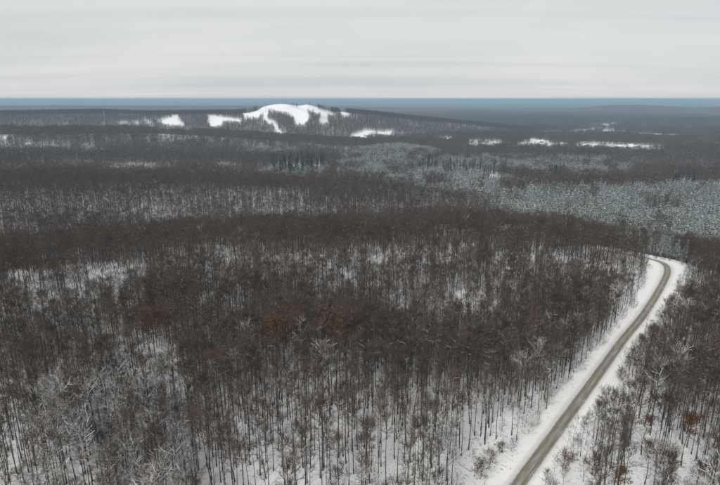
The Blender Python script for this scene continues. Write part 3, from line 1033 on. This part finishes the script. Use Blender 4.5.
# ---- the rest of the hardwoods
rest = ~is_pine & ~ind
m = rest & (r < 330)
scatter('hardwood_forest', [t['whole'] for t in TREE] + LOD1 + LOD2_M,
        x[rest], y[rest], z[rest] - .2,
        np.where(r[rest] < 330, look[rest] + NL * (np.where(rest)[0] % 2), np.where(r[rest] < 760, 18 + np.where(look[rest] < 5, look[rest], np.where((look[rest] == 5) | (look[rest] == 8), 0, look[rest] - 1)) % 7,
                                                      25 + np.where(look[rest] == 6, 4, look[rest] % 4))),
        turn[rest], scale[rest], 'bare brown hardwood forest covering the rolling snowy land', 'forest')

# ---- saplings under and beside the trees
sx_, sy_ = jitter_grid(62, 420, 5.2)
sz_ = height(sx_, sy_)
so_ = any_in(*project(sx_, sy_, sz_ + 3), OPEN)
k = road_clear(sx_, sy_, -.6) & (rng.random(len(sx_)) < np.where(so_, .10, .5) + .3 * (np.abs(road_dist(sx_, sy_)[0]) < 20))
sx_, sy_, sz_ = sx_[k], sy_[k], sz_[k]
scatter('undergrowth', SAP, sx_, sy_, sz_ - .1, rng.integers(0, 4, len(sx_)), rng.uniform(0, 6.28, len(sx_)), rng.uniform(.5, 1.1, len(sx_)),
        'thin bare saplings growing under the hardwood trees', 'undergrowth')

# ---- dead grass on the verges, deadfall on the forest floor
GR = []
material('dead_grass', (.26, .19, .11), var=.3)
for k in range(3):
    np.random.seed(800 + k)
    M = MB()
    for _ in range(22):
        p = np.random.standard_normal(3) * .22; p[2] = -.1
        M.tri(p, p + np.array([np.random.uniform(-.25, .25), np.random.uniform(-.25, .25), np.random.uniform(.5, 1.0)]), .035)
    GR.append(as_mesh('grass_tuft', [(M, 0)], ['dead_grass']))
q = rng.integers(20, n - 10, 1500); sd = rng.choice([-1, 1], 1500)
dd_ = np.where(sd > 0, CLEAR_L[q], CLEAR_R[q]) * (1 - np.abs(rng.normal(0, .22, 1500)))
ok = dd_ > 3.4
gx_, gy_ = ROAD[q, 0] + ROAD_N[q, 0] * sd * dd_, ROAD[q, 1] + ROAD_N[q, 1] * sd * dd_
k = ok & (vnoise(gx_, gy_, 9, 2) > .56)
gx_, gy_ = gx_[k], gy_[k]
scatter('dead_grass', GR, gx_, gy_, height(gx_, gy_) + .12, rng.integers(0, 3, len(gx_)), rng.uniform(0, 6.28, len(gx_)), rng.uniform(.35, .8, len(gx_)),
        'dry brown grass stems poking through the verge snow', 'grass')
LG = []
for k in range(3):
    np.random.seed(820 + k)
    M, M2_ = MB(), MB()
    lp = np.array([[t * (7 + 2 * k) - 4, .25 * math.sin(t * 4 + k), .22 + .5 * t * (k % 2)] for t in np.linspace(0, 1, 6)])
    M.tube(lp, list(np.linspace(.20, .08, 6)), 6); M2_.strip(lp, .16, .16)
    for t in range(5):
        p = lp[2 + t % 4]; d = np.array([.5, np.random.uniform(-1, 1), np.random.uniform(.1, .9)])
        M.tube(np.array([p, p + d * 1.3]), [.05, .015], 3)
    LG.append(as_mesh('log', [(M, 0), (M2_, 1)], ['bark', 'branch_snow']))
lx, ly = jitter_grid(70, 300, 12)
k = road_clear(lx, ly, 2) & (rng.random(len(lx)) < .7)
lx, ly = lx[k], ly[k]
scatter('deadfall', LG, lx, ly, height(lx, ly) - .05, rng.integers(0, 3, len(lx)), rng.uniform(0, 6.28, len(lx)), rng.uniform(.5, 1.1, len(lx)),
        'snow-topped fallen logs on the forest floor', 'deadfall')

# ---- frosted pines: the 300 nearest in view one by one, the rest together
pi = np.where(is_pine)[0]
up_, vp_ = project(x[pi], y[pi], z[pi] + 8)
pv = pi[(up_ > 0) & (up_ < PW) & (vp_ < 243)]
pv = pv[np.argsort(r[pv])][:300]
PP = [[('trunk', as_mesh('trunk', [(T, 0)], ['bark'])), ('crown', as_mesh('crown', [(C, 0)], ['needle_frost']))] for T, C in PINE_P]
for i in pv:
    e = instance_tree('frosted_pine', PP[i % 4], (x[i], y[i], z[i] - .1), turn[i], scale[i] * 1.2)
    tag(e, 'frosted pine in the nearest rows of the pale plantation beyond the road bend', 'tree', 'frosted pines of the plantation')
pm = is_pine.copy(); pm[pv] = False
scatter('pine_plantation', PINE_M + PINE_LM, x[pm], y[pm], z[pm] - .1, np.where(r[pm] < 520, 0, 4) + rng.integers(0, 4, pm.sum()), turn[pm], scale[pm] * 1.2,
        'pale frosted pine woods in bands across the middle distance', 'pine woods')
# ---- woods on and round the ski hill, tree by tree
hx, hy = jitter_grid(1900, 2980, 4.9, half=38)
hu = project(hx, hy, height(hx, hy) + 5)[0]
k = (hu > -15) & (hu < 530)
hx, hy = hx[k], hy[k]
hz = height(hx, hy)
hr = np.hypot(hx, hy); hb_ = project(hx, hy, hz)[0]
k = ~cleared(hx, hy, hz, 10) & ~((hb_ > 257) & (hb_ < 331) & (hr > 2425)) & (rng.random(len(hx)) < np.clip(-.2 + 2.5 * vnoise(hx, hy, 60, 3), .72, 1))
hx, hy, hz = hx[k], hy[k], hz[k]
print('hill trees', len(hx))
scatter('ski_hill_woods', HILL_M, hx, hy, hz - .3, rng.integers(0, 4, len(hx)), rng.uniform(0, 6.28, len(hx)), rng.uniform(.65, 1.0, len(hx)),
        'thin dark woods between the white ski runs', 'forest')

# ---- woods farther off, in stands
for nm, src, r0, r1, s in (('distant_woods', PATCH_S, 1490, 3100, 29), ('remote_woods', PATCH_L, 3100, 6500, 58)):
    ax_, ay_ = jitter_grid(r0, r1, s, jit=.35)
    az_ = height(ax_, ay_)
    cu_, cv_ = project(ax_, ay_, az_ + 8)
    half = s / 2
    clr = np.zeros(len(ax_), bool)
    for dx, dy in ((0, 0), (-half, 0), (half, 0), (0, half), (0, -half)):
        clr |= cleared(ax_ + dx * .8, ay_ + dy * .8, height(ax_ + dx * .8, ay_ + dy * .8), 17)
    pin = any_in(cu_, cv_, PINE)
    gap = vnoise(ax_, ay_ * 2.2, 260, 3) > (.80 if r0 < 2000 else .70)
    onhill = (np.hypot(ax_, ay_) > 1910) & (np.hypot(ax_, ay_) < 2965) & (cu_ > -13) & (cu_ < 528)
    ok = ~clr & ~gap & ~pin & ~onhill
    thin = np.clip((vnoise(ax_, ay_ * 1.5, 170, 3) * 1.7 - .35) * len(src) + rng.uniform(-.6, .6, len(ax_)), 0, len(src) - 1).astype(int)
    scatter(nm, src, ax_[ok], ay_[ok], az_[ok], thin[ok], rng.uniform(0, 6.28, ok.sum()), rng.uniform(.75, 1.1, ok.sum()),
            'blue-grey bare woods on the far hills' if r0 > 3000 else 'bare woods below and around the ski hill', 'forest')
    if pin.any():
        ok = ~clr & pin
        scatter('distant_pine_woods', PATCH_P, ax_[ok], ay_[ok], az_[ok], rng.integers(0, 3, ok.sum()), rng.uniform(0, 6.28, ok.sum()), np.ones(ok.sum()),
                'frosted pine woods in front of the ski hill', 'pine woods')

# ---- the canopy beyond, too far to tell the trees apart: a rough sheet with gaps for fields
fa = np.radians(np.arange(-44, 44, .11))
fr = np.geomspace(6300, 59000, 150)
A2, R2 = np.meshgrid(fa, fr)
X2, Y2 = R2 * np.sin(A2), R2 * np.cos(A2)
wood = vnoise(X2, Y2 * 2.6, 1500, 4)
cover = smooth(.76, .745, wood)
Z2 = height(X2, Y2) + np.where(cover > .5, 14 + 7 * rng.random(X2.shape) + 6 * vnoise(X2, Y2, 160, 2), -3)
tag(grid_mesh('horizon_woods', X2, Y2, Z2, 'woods_far', smooth_shade=False), 'hazy blue woods stretching to the horizon', 'forest', kind='stuff')

# ------------------------------------------------------------------ ski runs: groomed snow, draped on the hill
for ski_i, poly in enumerate(SKI):
    us0 = min(p[0] for p in poly) - 2; us1 = max(p[0] for p in poly) + 2
    a0, a1 = [math.atan2(ray(q, 115)[0], ray(q, 115)[1]) for q in (us0, us1)]
    rr_ = np.arange(1500, 2700, 9.0); aa_ = np.arange(a0, a1, .0030)
    A3, R3 = np.meshgrid(aa_, rr_)
    X3, Y3 = R3 * np.sin(A3), R3 * np.cos(A3); Z3 = height(X3, Y3) + .6
    u3, v3 = project(X3, Y3, Z3)
    sl = np.gradient(Z3, axis=0) / 9.0
    ok = inside(u3, v3, poly) & (sl > -.02)
    c = ok[:-1, :-1] & ok[1:, :-1] & ok[:-1, 1:] & ok[1:, 1:]
    ii = np.arange(X3.size).reshape(X3.shape)
    fs = np.stack([ii[:-1, :-1][c], ii[:-1, 1:][c], ii[1:, 1:][c], ii[1:, :-1][c]], -1)
    if not len(fs):
        print('ski run empty', ski_i); continue
    used, inv = np.unique(fs, return_inverse=True)
    P = np.stack([X3.ravel(), Y3.ravel(), Z3.ravel()], -1)[used]
    o = mesh_obj('ski_run', [tuple(q) for q in P], [tuple(q) for q in inv.reshape(-1, 4)], 'ski_snow', smooth_shade=True)
    tag(o, 'groomed white ski run cut through the woods of the far hill', kind='structure')

# ------------------------------------------------------------------ single things set by their place in the photograph


RT = {}
for kd, kw in (('oak', dict(H=19, limbs=16, spread=3.6, base=.58, nbr=7, ntw=3, leaves=12, leaf_size=.26, r0=.2)),
               ('tree', dict(H=15, limbs=12, spread=2.5, base=.60, nbr=6, ntw=3, leaves=10, leaf_size=.22, r0=.14)),
               ('shrub', dict(H=4, limbs=11, spread=2.2, base=.08, nbr=5, ntw=4, leaves=7, leaf_size=.17, r0=.07)),
               ('beech', dict(H=24, limbs=24, spread=7.6, base=.52, nbr=10, ntw=4, leaves=11, leaf_size=.30, r0=.26))):
    for q in range(2):
        T, C, S, Lf = bare_tree(700 + q * 10 + len(kd), **kw)
        lm = 'dull_leaf' if kd == 'beech' else 'rust_leaf'
        RT[kd, q] = (kw['H'], [('trunk', as_mesh('trunk', [(T, 0)], ['bark'])), ('branches', as_mesh('branches', [(C, 0)], ['twig'])), ('leaves', as_mesh('leaves', [(Lf, 0)], [lm]))])
for q, (u0, v0, H, kd, lab) in enumerate(RUST):
    H0, parts = RT[kd, q % 2]
    X, Y, Z = RUST_AT[q]
    e = instance_tree('rust_shrub' if kd == 'shrub' else 'rust_leaved_tree', parts, (X, Y, Z - .1), q * 1.7, H / H0)
    tag(e, lab, 'shrub' if kd == 'shrub' else 'tree', 'trees and shrubs keeping rusty leaves')

# ---- snow-laden shrubs along the verges
SH = []
for q in range(4):
    T, C, S, Lf = bare_tree(760 + q, H=4.5, limbs=11, spread=2.3, base=.06, nbr=5, ntw=5, r0=.06, tw=.035, snow=1.1)
    SH.append([('stem', as_mesh('stem', [(T, 0)], ['bark'])), ('branches', as_mesh('branches', [(C, 0)], ['twig'])), ('snow_load', as_mesh('snow_load', [(S, 0)], ['branch_snow']))])
shr = {1: [], -1: []}
rs = random.Random(11)
for side in (1, -1):
    q = 30
    while q < n - 20:
        d = (CLEAR_L[q] - .8 if side > 0 else CLEAR_R[q] - .6) + rs.uniform(-.9, 2.5)
        X, Y = ROAD[q] + side * ROAD_N[q] * d
        Z = float(height(X, Y)); s_ = rs.uniform(.4, 1.25) * (1.0 if side > 0 else .75)
        uu, vv = [float(w_) for w_ in project(X, Y, Z + 2)]
        if -5 < uu < PW and vv < PH + 10:
            e = instance_tree('snowy_shrub', SH[rs.randrange(4)], (X, Y, Z - .1), rs.uniform(0, 6.28), s_)
            tag(e, None, 'shrub', 'snow-laden shrubs along the road')
            shr[side].append((vv, e, 'large' if s_ > .95 else 'small' if s_ < .62 else 'mid-sized'))
        q += rs.randint(2, 6)
for side, nm in ((1, 'left'), (-1, 'right')):
    for sz in ('large', 'small', 'mid-sized'):
        L_ = sorted([w_ for w_ in shr[side] if w_[2] == sz], key=lambda w_: -w_[0])
        for q, (vv, e, _) in enumerate(L_):
            w_ = 'nearest' if q == 0 else 'farthest' if q == len(L_) - 1 else (ORD[q] + ' from the bottom' if q < 20 else '%dth from the bottom' % (q + 1))
            e['label'] = '%s snow-laden shrub on the %s verge, %s' % (sz, nm, w_)

# ---- dark spruces among the frosted pines
SPM = [[('trunk', as_mesh('trunk', [(T, 0)], ['bark'])), ('crown', as_mesh('crown', [(C, 0)], ['needle_dark']))] for T, C in SPR_P]
spots = ['the clump before the ski hill', 'the row in mid valley', 'the pair in the valley', 'the right-hand clump above the plantation', 'the clump below the ski hill']
for pk, poly in enumerate(SPRUCE):
    ax_, ay_ = jitter_grid(480, 1900, 6.5)
    az_ = height(ax_, ay_)
    uu, vv = project(ax_, ay_, az_ + 7)
    k = inside(uu, vv, poly) & (rng.random(len(ax_)) < .8)
    idx = np.where(k)[0]
    idx = rng.permutation(idx)[:80 if pk < 2 else 22]
    items = []
    for i in idx:
        e = instance_tree('dark_spruce', SPM[i % 3], (ax_[i], ay_[i], az_[i] - .1), float(rng.uniform(0, 6.28)), float(rng.uniform(.8, 1.25)) * (1.25 if pk == 0 else 1))
        tag(e, None, 'tree', 'dark spruces in the valley')
        items.append((e, uu[i]))
    ordinal_labels(items, 'dark green spruce of ' + spots[pk])

# ---- snow-covered fallen trunk leaning in the woods near the left verge
a_, b_ = np.array(hit(440, 473)), np.array(hit(463, 456))
a_[2] += .3; b_[2] += 1.6
e = bpy.data.objects.new('fallen_tree', None); col.objects.link(e); e.location = tuple(a_)
ln = b_ - a_
lp = np.array([ln * t + np.array([0, 0, .25 * math.sin(3 * t)]) for t in np.linspace(-.15, 1.1, 8)])
M1, M2, M3 = MB(), MB(), MB()
M1.tube(lp, list(np.linspace(.24, .12, 8)), 7)
M2.strip(lp, .24, .22)
for q in range(5):
    p = lp[3 + q % 4]; d = unit(ln) + np.random.uniform(-.6, .6, 3)
    M3.tube(np.array([p, p + d * 1.2, p + d * 2.2 + np.array([0, 0, .3])]), [.06, .04, .02], 4)
mesh_obj('trunk', M1.v, M1.f, 'bark', e); mesh_obj('snow_load', M2.v, M2.f, 'branch_snow', e); mesh_obj('branch_stubs', M3.v, M3.f, 'bark', e)
tag(e, 'snow-topped fallen tree trunk lying slantwise near the left verge', 'fallen tree')

# ---- houses of the far settlement


def house_parts(L, W, H, rh, chim):
    hw, hl = W / 2, L / 2
    wall = ([(-hl, -hw, -1), (hl, -hw, -1), (hl, hw, -1), (-hl, hw, -1), (-hl, -hw, H), (hl, -hw, H), (hl, hw, H), (-hl, hw, H), (-hl, 0, H + rh), (hl, 0, H + rh)],
            [(0, 1, 5, 4), (1, 2, 6, 9, 5), (2, 3, 7, 6), (3, 0, 4, 8, 7)])
    o_, t_ = .5, .35
    k = rh / hw
    roof_v, roof_f = [], []
    for sg in (-1, 1):
        b = len(roof_v)
        for xx in (-hl - o_, hl + o_):
            roof_v += [(xx, sg * (hw + o_), H - k * o_ + .05), (xx, 0, H + rh + .05), (xx, 0, H + rh + t_ + .05), (xx, sg * (hw + o_), H - k * o_ + t_ + .05)]
        roof_f += [(b, b + 1, b + 5, b + 4), (b + 3, b + 7, b + 6, b + 2), (b, b + 3, b + 2, b + 1), (b + 4, b + 5, b + 6, b + 7), (b, b + 4, b + 7, b + 3)]
    win_v, win_f = [], []
    return wall, (roof_v, roof_f)


def box(c, s):
    x0, y0, z0_ = c; a, b_, h = s
    v_ = [(x0 + i * a / 2, y0 + j * b_ / 2, z0_ + k * h) for k in (0, 1) for i, j in ((-1, -1), (1, -1), (1, 1), (-1, 1))]
    return v_, [(3, 2, 1, 0), (4, 5, 6, 7), (0, 1, 5, 4), (1, 2, 6, 5), (2, 3, 7, 6), (3, 0, 4, 7)]


HT = []
for (L, W, H, rh, wm) in ((14, 9, 4.2, 2.8, 'wall_pale'), (18, 11, 5.5, 3.2, 'wall_dark'), (26, 13, 5, 2.6, 'wall_pale'), (12, 8, 5.6, 3.0, 'wall_dark')):
    wl2, rf = house_parts(L, W, H, rh, 1)
    ps = []
    for nm, (vv_, ff_), mm in (('wall', wl2, wm), ('roof', rf, 'roof_snow'), ('chimney', box((L * .2, W * .15, H + rh * .4), (.9, .9, 2.4)), 'wall_dark'),
                               ('door', box((L * .1, -W / 2 - .03, 0), (1.2, .06, 2.1)), 'wall_dark'),
                               ('window', box((-L * .25, -W / 2 - .03, 1.2), (1.8, .06, 1.4)), 'window_glass'), ('window', box((L * .32, -W / 2 - .03, 1.2), (1.8, .06, 1.4)), 'window_glass')):
        me = bpy.data.meshes.new(nm); me.from_pydata(vv_, [], ff_); me.materials.append(MATS[mm]); me.update()
        ps.append((nm, me))
    HT.append(ps)
rs = random.Random(5)
TOWN = [(0, 6, 'the leftmost town clearing'), (1, 13, 'the second town clearing'), (2, 10, 'the third town clearing'), (3, 10, 'the long right town clearing')]
for fi, cnt, where in TOWN:
    poly = FIELDS[fi]
    x0, x1 = min(p[0] for p in poly), max(p[0] for p in poly); y0, y1 = min(p[1] for p in poly), max(p[1] for p in poly)
    items = []; got = []; tries = 0
    while len(items) < cnt and tries < 400:
        tries += 1
        uu, vv = rs.uniform(x0, x1), rs.uniform(y0 + 1.0, y1 - .8)
        if not inside(np.array(uu), np.array(vv), poly):
            continue
        X, Y, Z = hit(uu, vv)
        if any((X - a) ** 2 + (Y - b) ** 2 < 24 ** 2 for a, b in got):
            continue
        got.append((X, Y))
        e = instance_tree('house', HT[rs.choice([0, 0, 1, 2, 3])], (X, Y, Z), rs.choice([0, .3, 1.57, -.2, 1.2]), rs.uniform(.9, 1.15))
        tag(e, None, 'house', 'snow-roofed houses of the far settlement')
        items.append((e, uu))
    ordinal_labels(items, 'snow-roofed house in ' + where)
items = []
for uu, vv, kk in ((357, 138, 1), (368, 136.5, 2), (380, 136, 2), (388, 136.5, 0)):
    X, Y, Z = hit(uu, vv)
    e = instance_tree('lodge', HT[kk], (X, Y, Z), .2 * kk, 1.3)
    tag(e, None, 'building', 'lodge buildings at the ski hill foot'); items.append((e, uu))
ordinal_labels(items, 'snow-roofed lodge at the foot of the ski hill')

# ---- mast on the left ridge
X, Y, Z = hit(105.3, 125)
mr_ = math.hypot(X, Y)
mh = 62.0
e = bpy.data.objects.new('radio_mast', None); col.objects.link(e); e.location = (X, Y, Z)
M1, M2 = MB(), MB()
for q in range(3):
    w_ = q * 2.094
    M1.tube(np.array([[.9 * math.cos(w_), .9 * math.sin(w_), -.5], [.6 * math.cos(w_), .6 * math.sin(w_), mh]]), [.16, .12], 4)
for q in range(30):
    for w0 in range(3):
        a0, a1 = w0 * 2.094, (w0 + 1) * 2.094
        f0, f1 = q / 30, (q + 1) / 30
        r_0, r_1 = .9 - .3 * f0, .9 - .3 * f1
        M2.tube(np.array([[r_0 * math.cos(a0), r_0 * math.sin(a0), f0 * mh], [r_1 * math.cos(a1), r_1 * math.sin(a1), f1 * mh]]), [.06, .06], 3)
mesh_obj('mast_leg', M1.v, M1.f, 'mast_metal', e); mesh_obj('lattice', M2.v, M2.f, 'mast_metal', e)
bv, bf = box((0, 0, mh * .8), (2.2, 2.2, 3.5)); mesh_obj('antenna', bv, bf, 'mast_metal', e)
tag(e, 'slim pale lattice mast on the wooded ridge at far left', 'mast')
e = instance_tree('equipment_hut', [(nm, me) for nm, me in HT[0] if nm in ('wall', 'roof', 'door')], (X + 9, Y - 6, Z), .3, .9)
tag(e, 'small snow-roofed hut beside the slim mast', 'hut')

# ------------------------------------------------------------------ haze
hb = 61000.0
z0, z1 = Z_LOW - 1.0, max(Z_TOP + 30, CAM_H + 3)
hv = [(sx0 * hb, sy0 * hb, zz0) for zz0 in (z0, z1) for sx0, sy0 in ((-1, -1), (1, -1), (1, 1), (-1, 1))]
hm = bpy.data.materials.new('haze'); hm.use_nodes = True
hm.node_tree.nodes.clear()
ho = hm.node_tree.nodes.new('ShaderNodeOutputMaterial'); hp = hm.node_tree.nodes.new('ShaderNodeVolumePrincipled')
hp.inputs['Color'].default_value = (.58, .80, 1.0, 1); hp.inputs['Density'].default_value = 1.1e-4
hm.node_tree.links.new(hp.outputs[0], ho.inputs['Volume'])
o = mesh_obj('haze', hv, [(0, 3, 2, 1), (4, 5, 6, 7), (0, 1, 5, 4), (1, 2, 6, 5), (2, 3, 7, 6), (3, 0, 4, 7)], hm)
tag(o, 'thin bluish winter haze over the land', 'haze', kind='stuff')
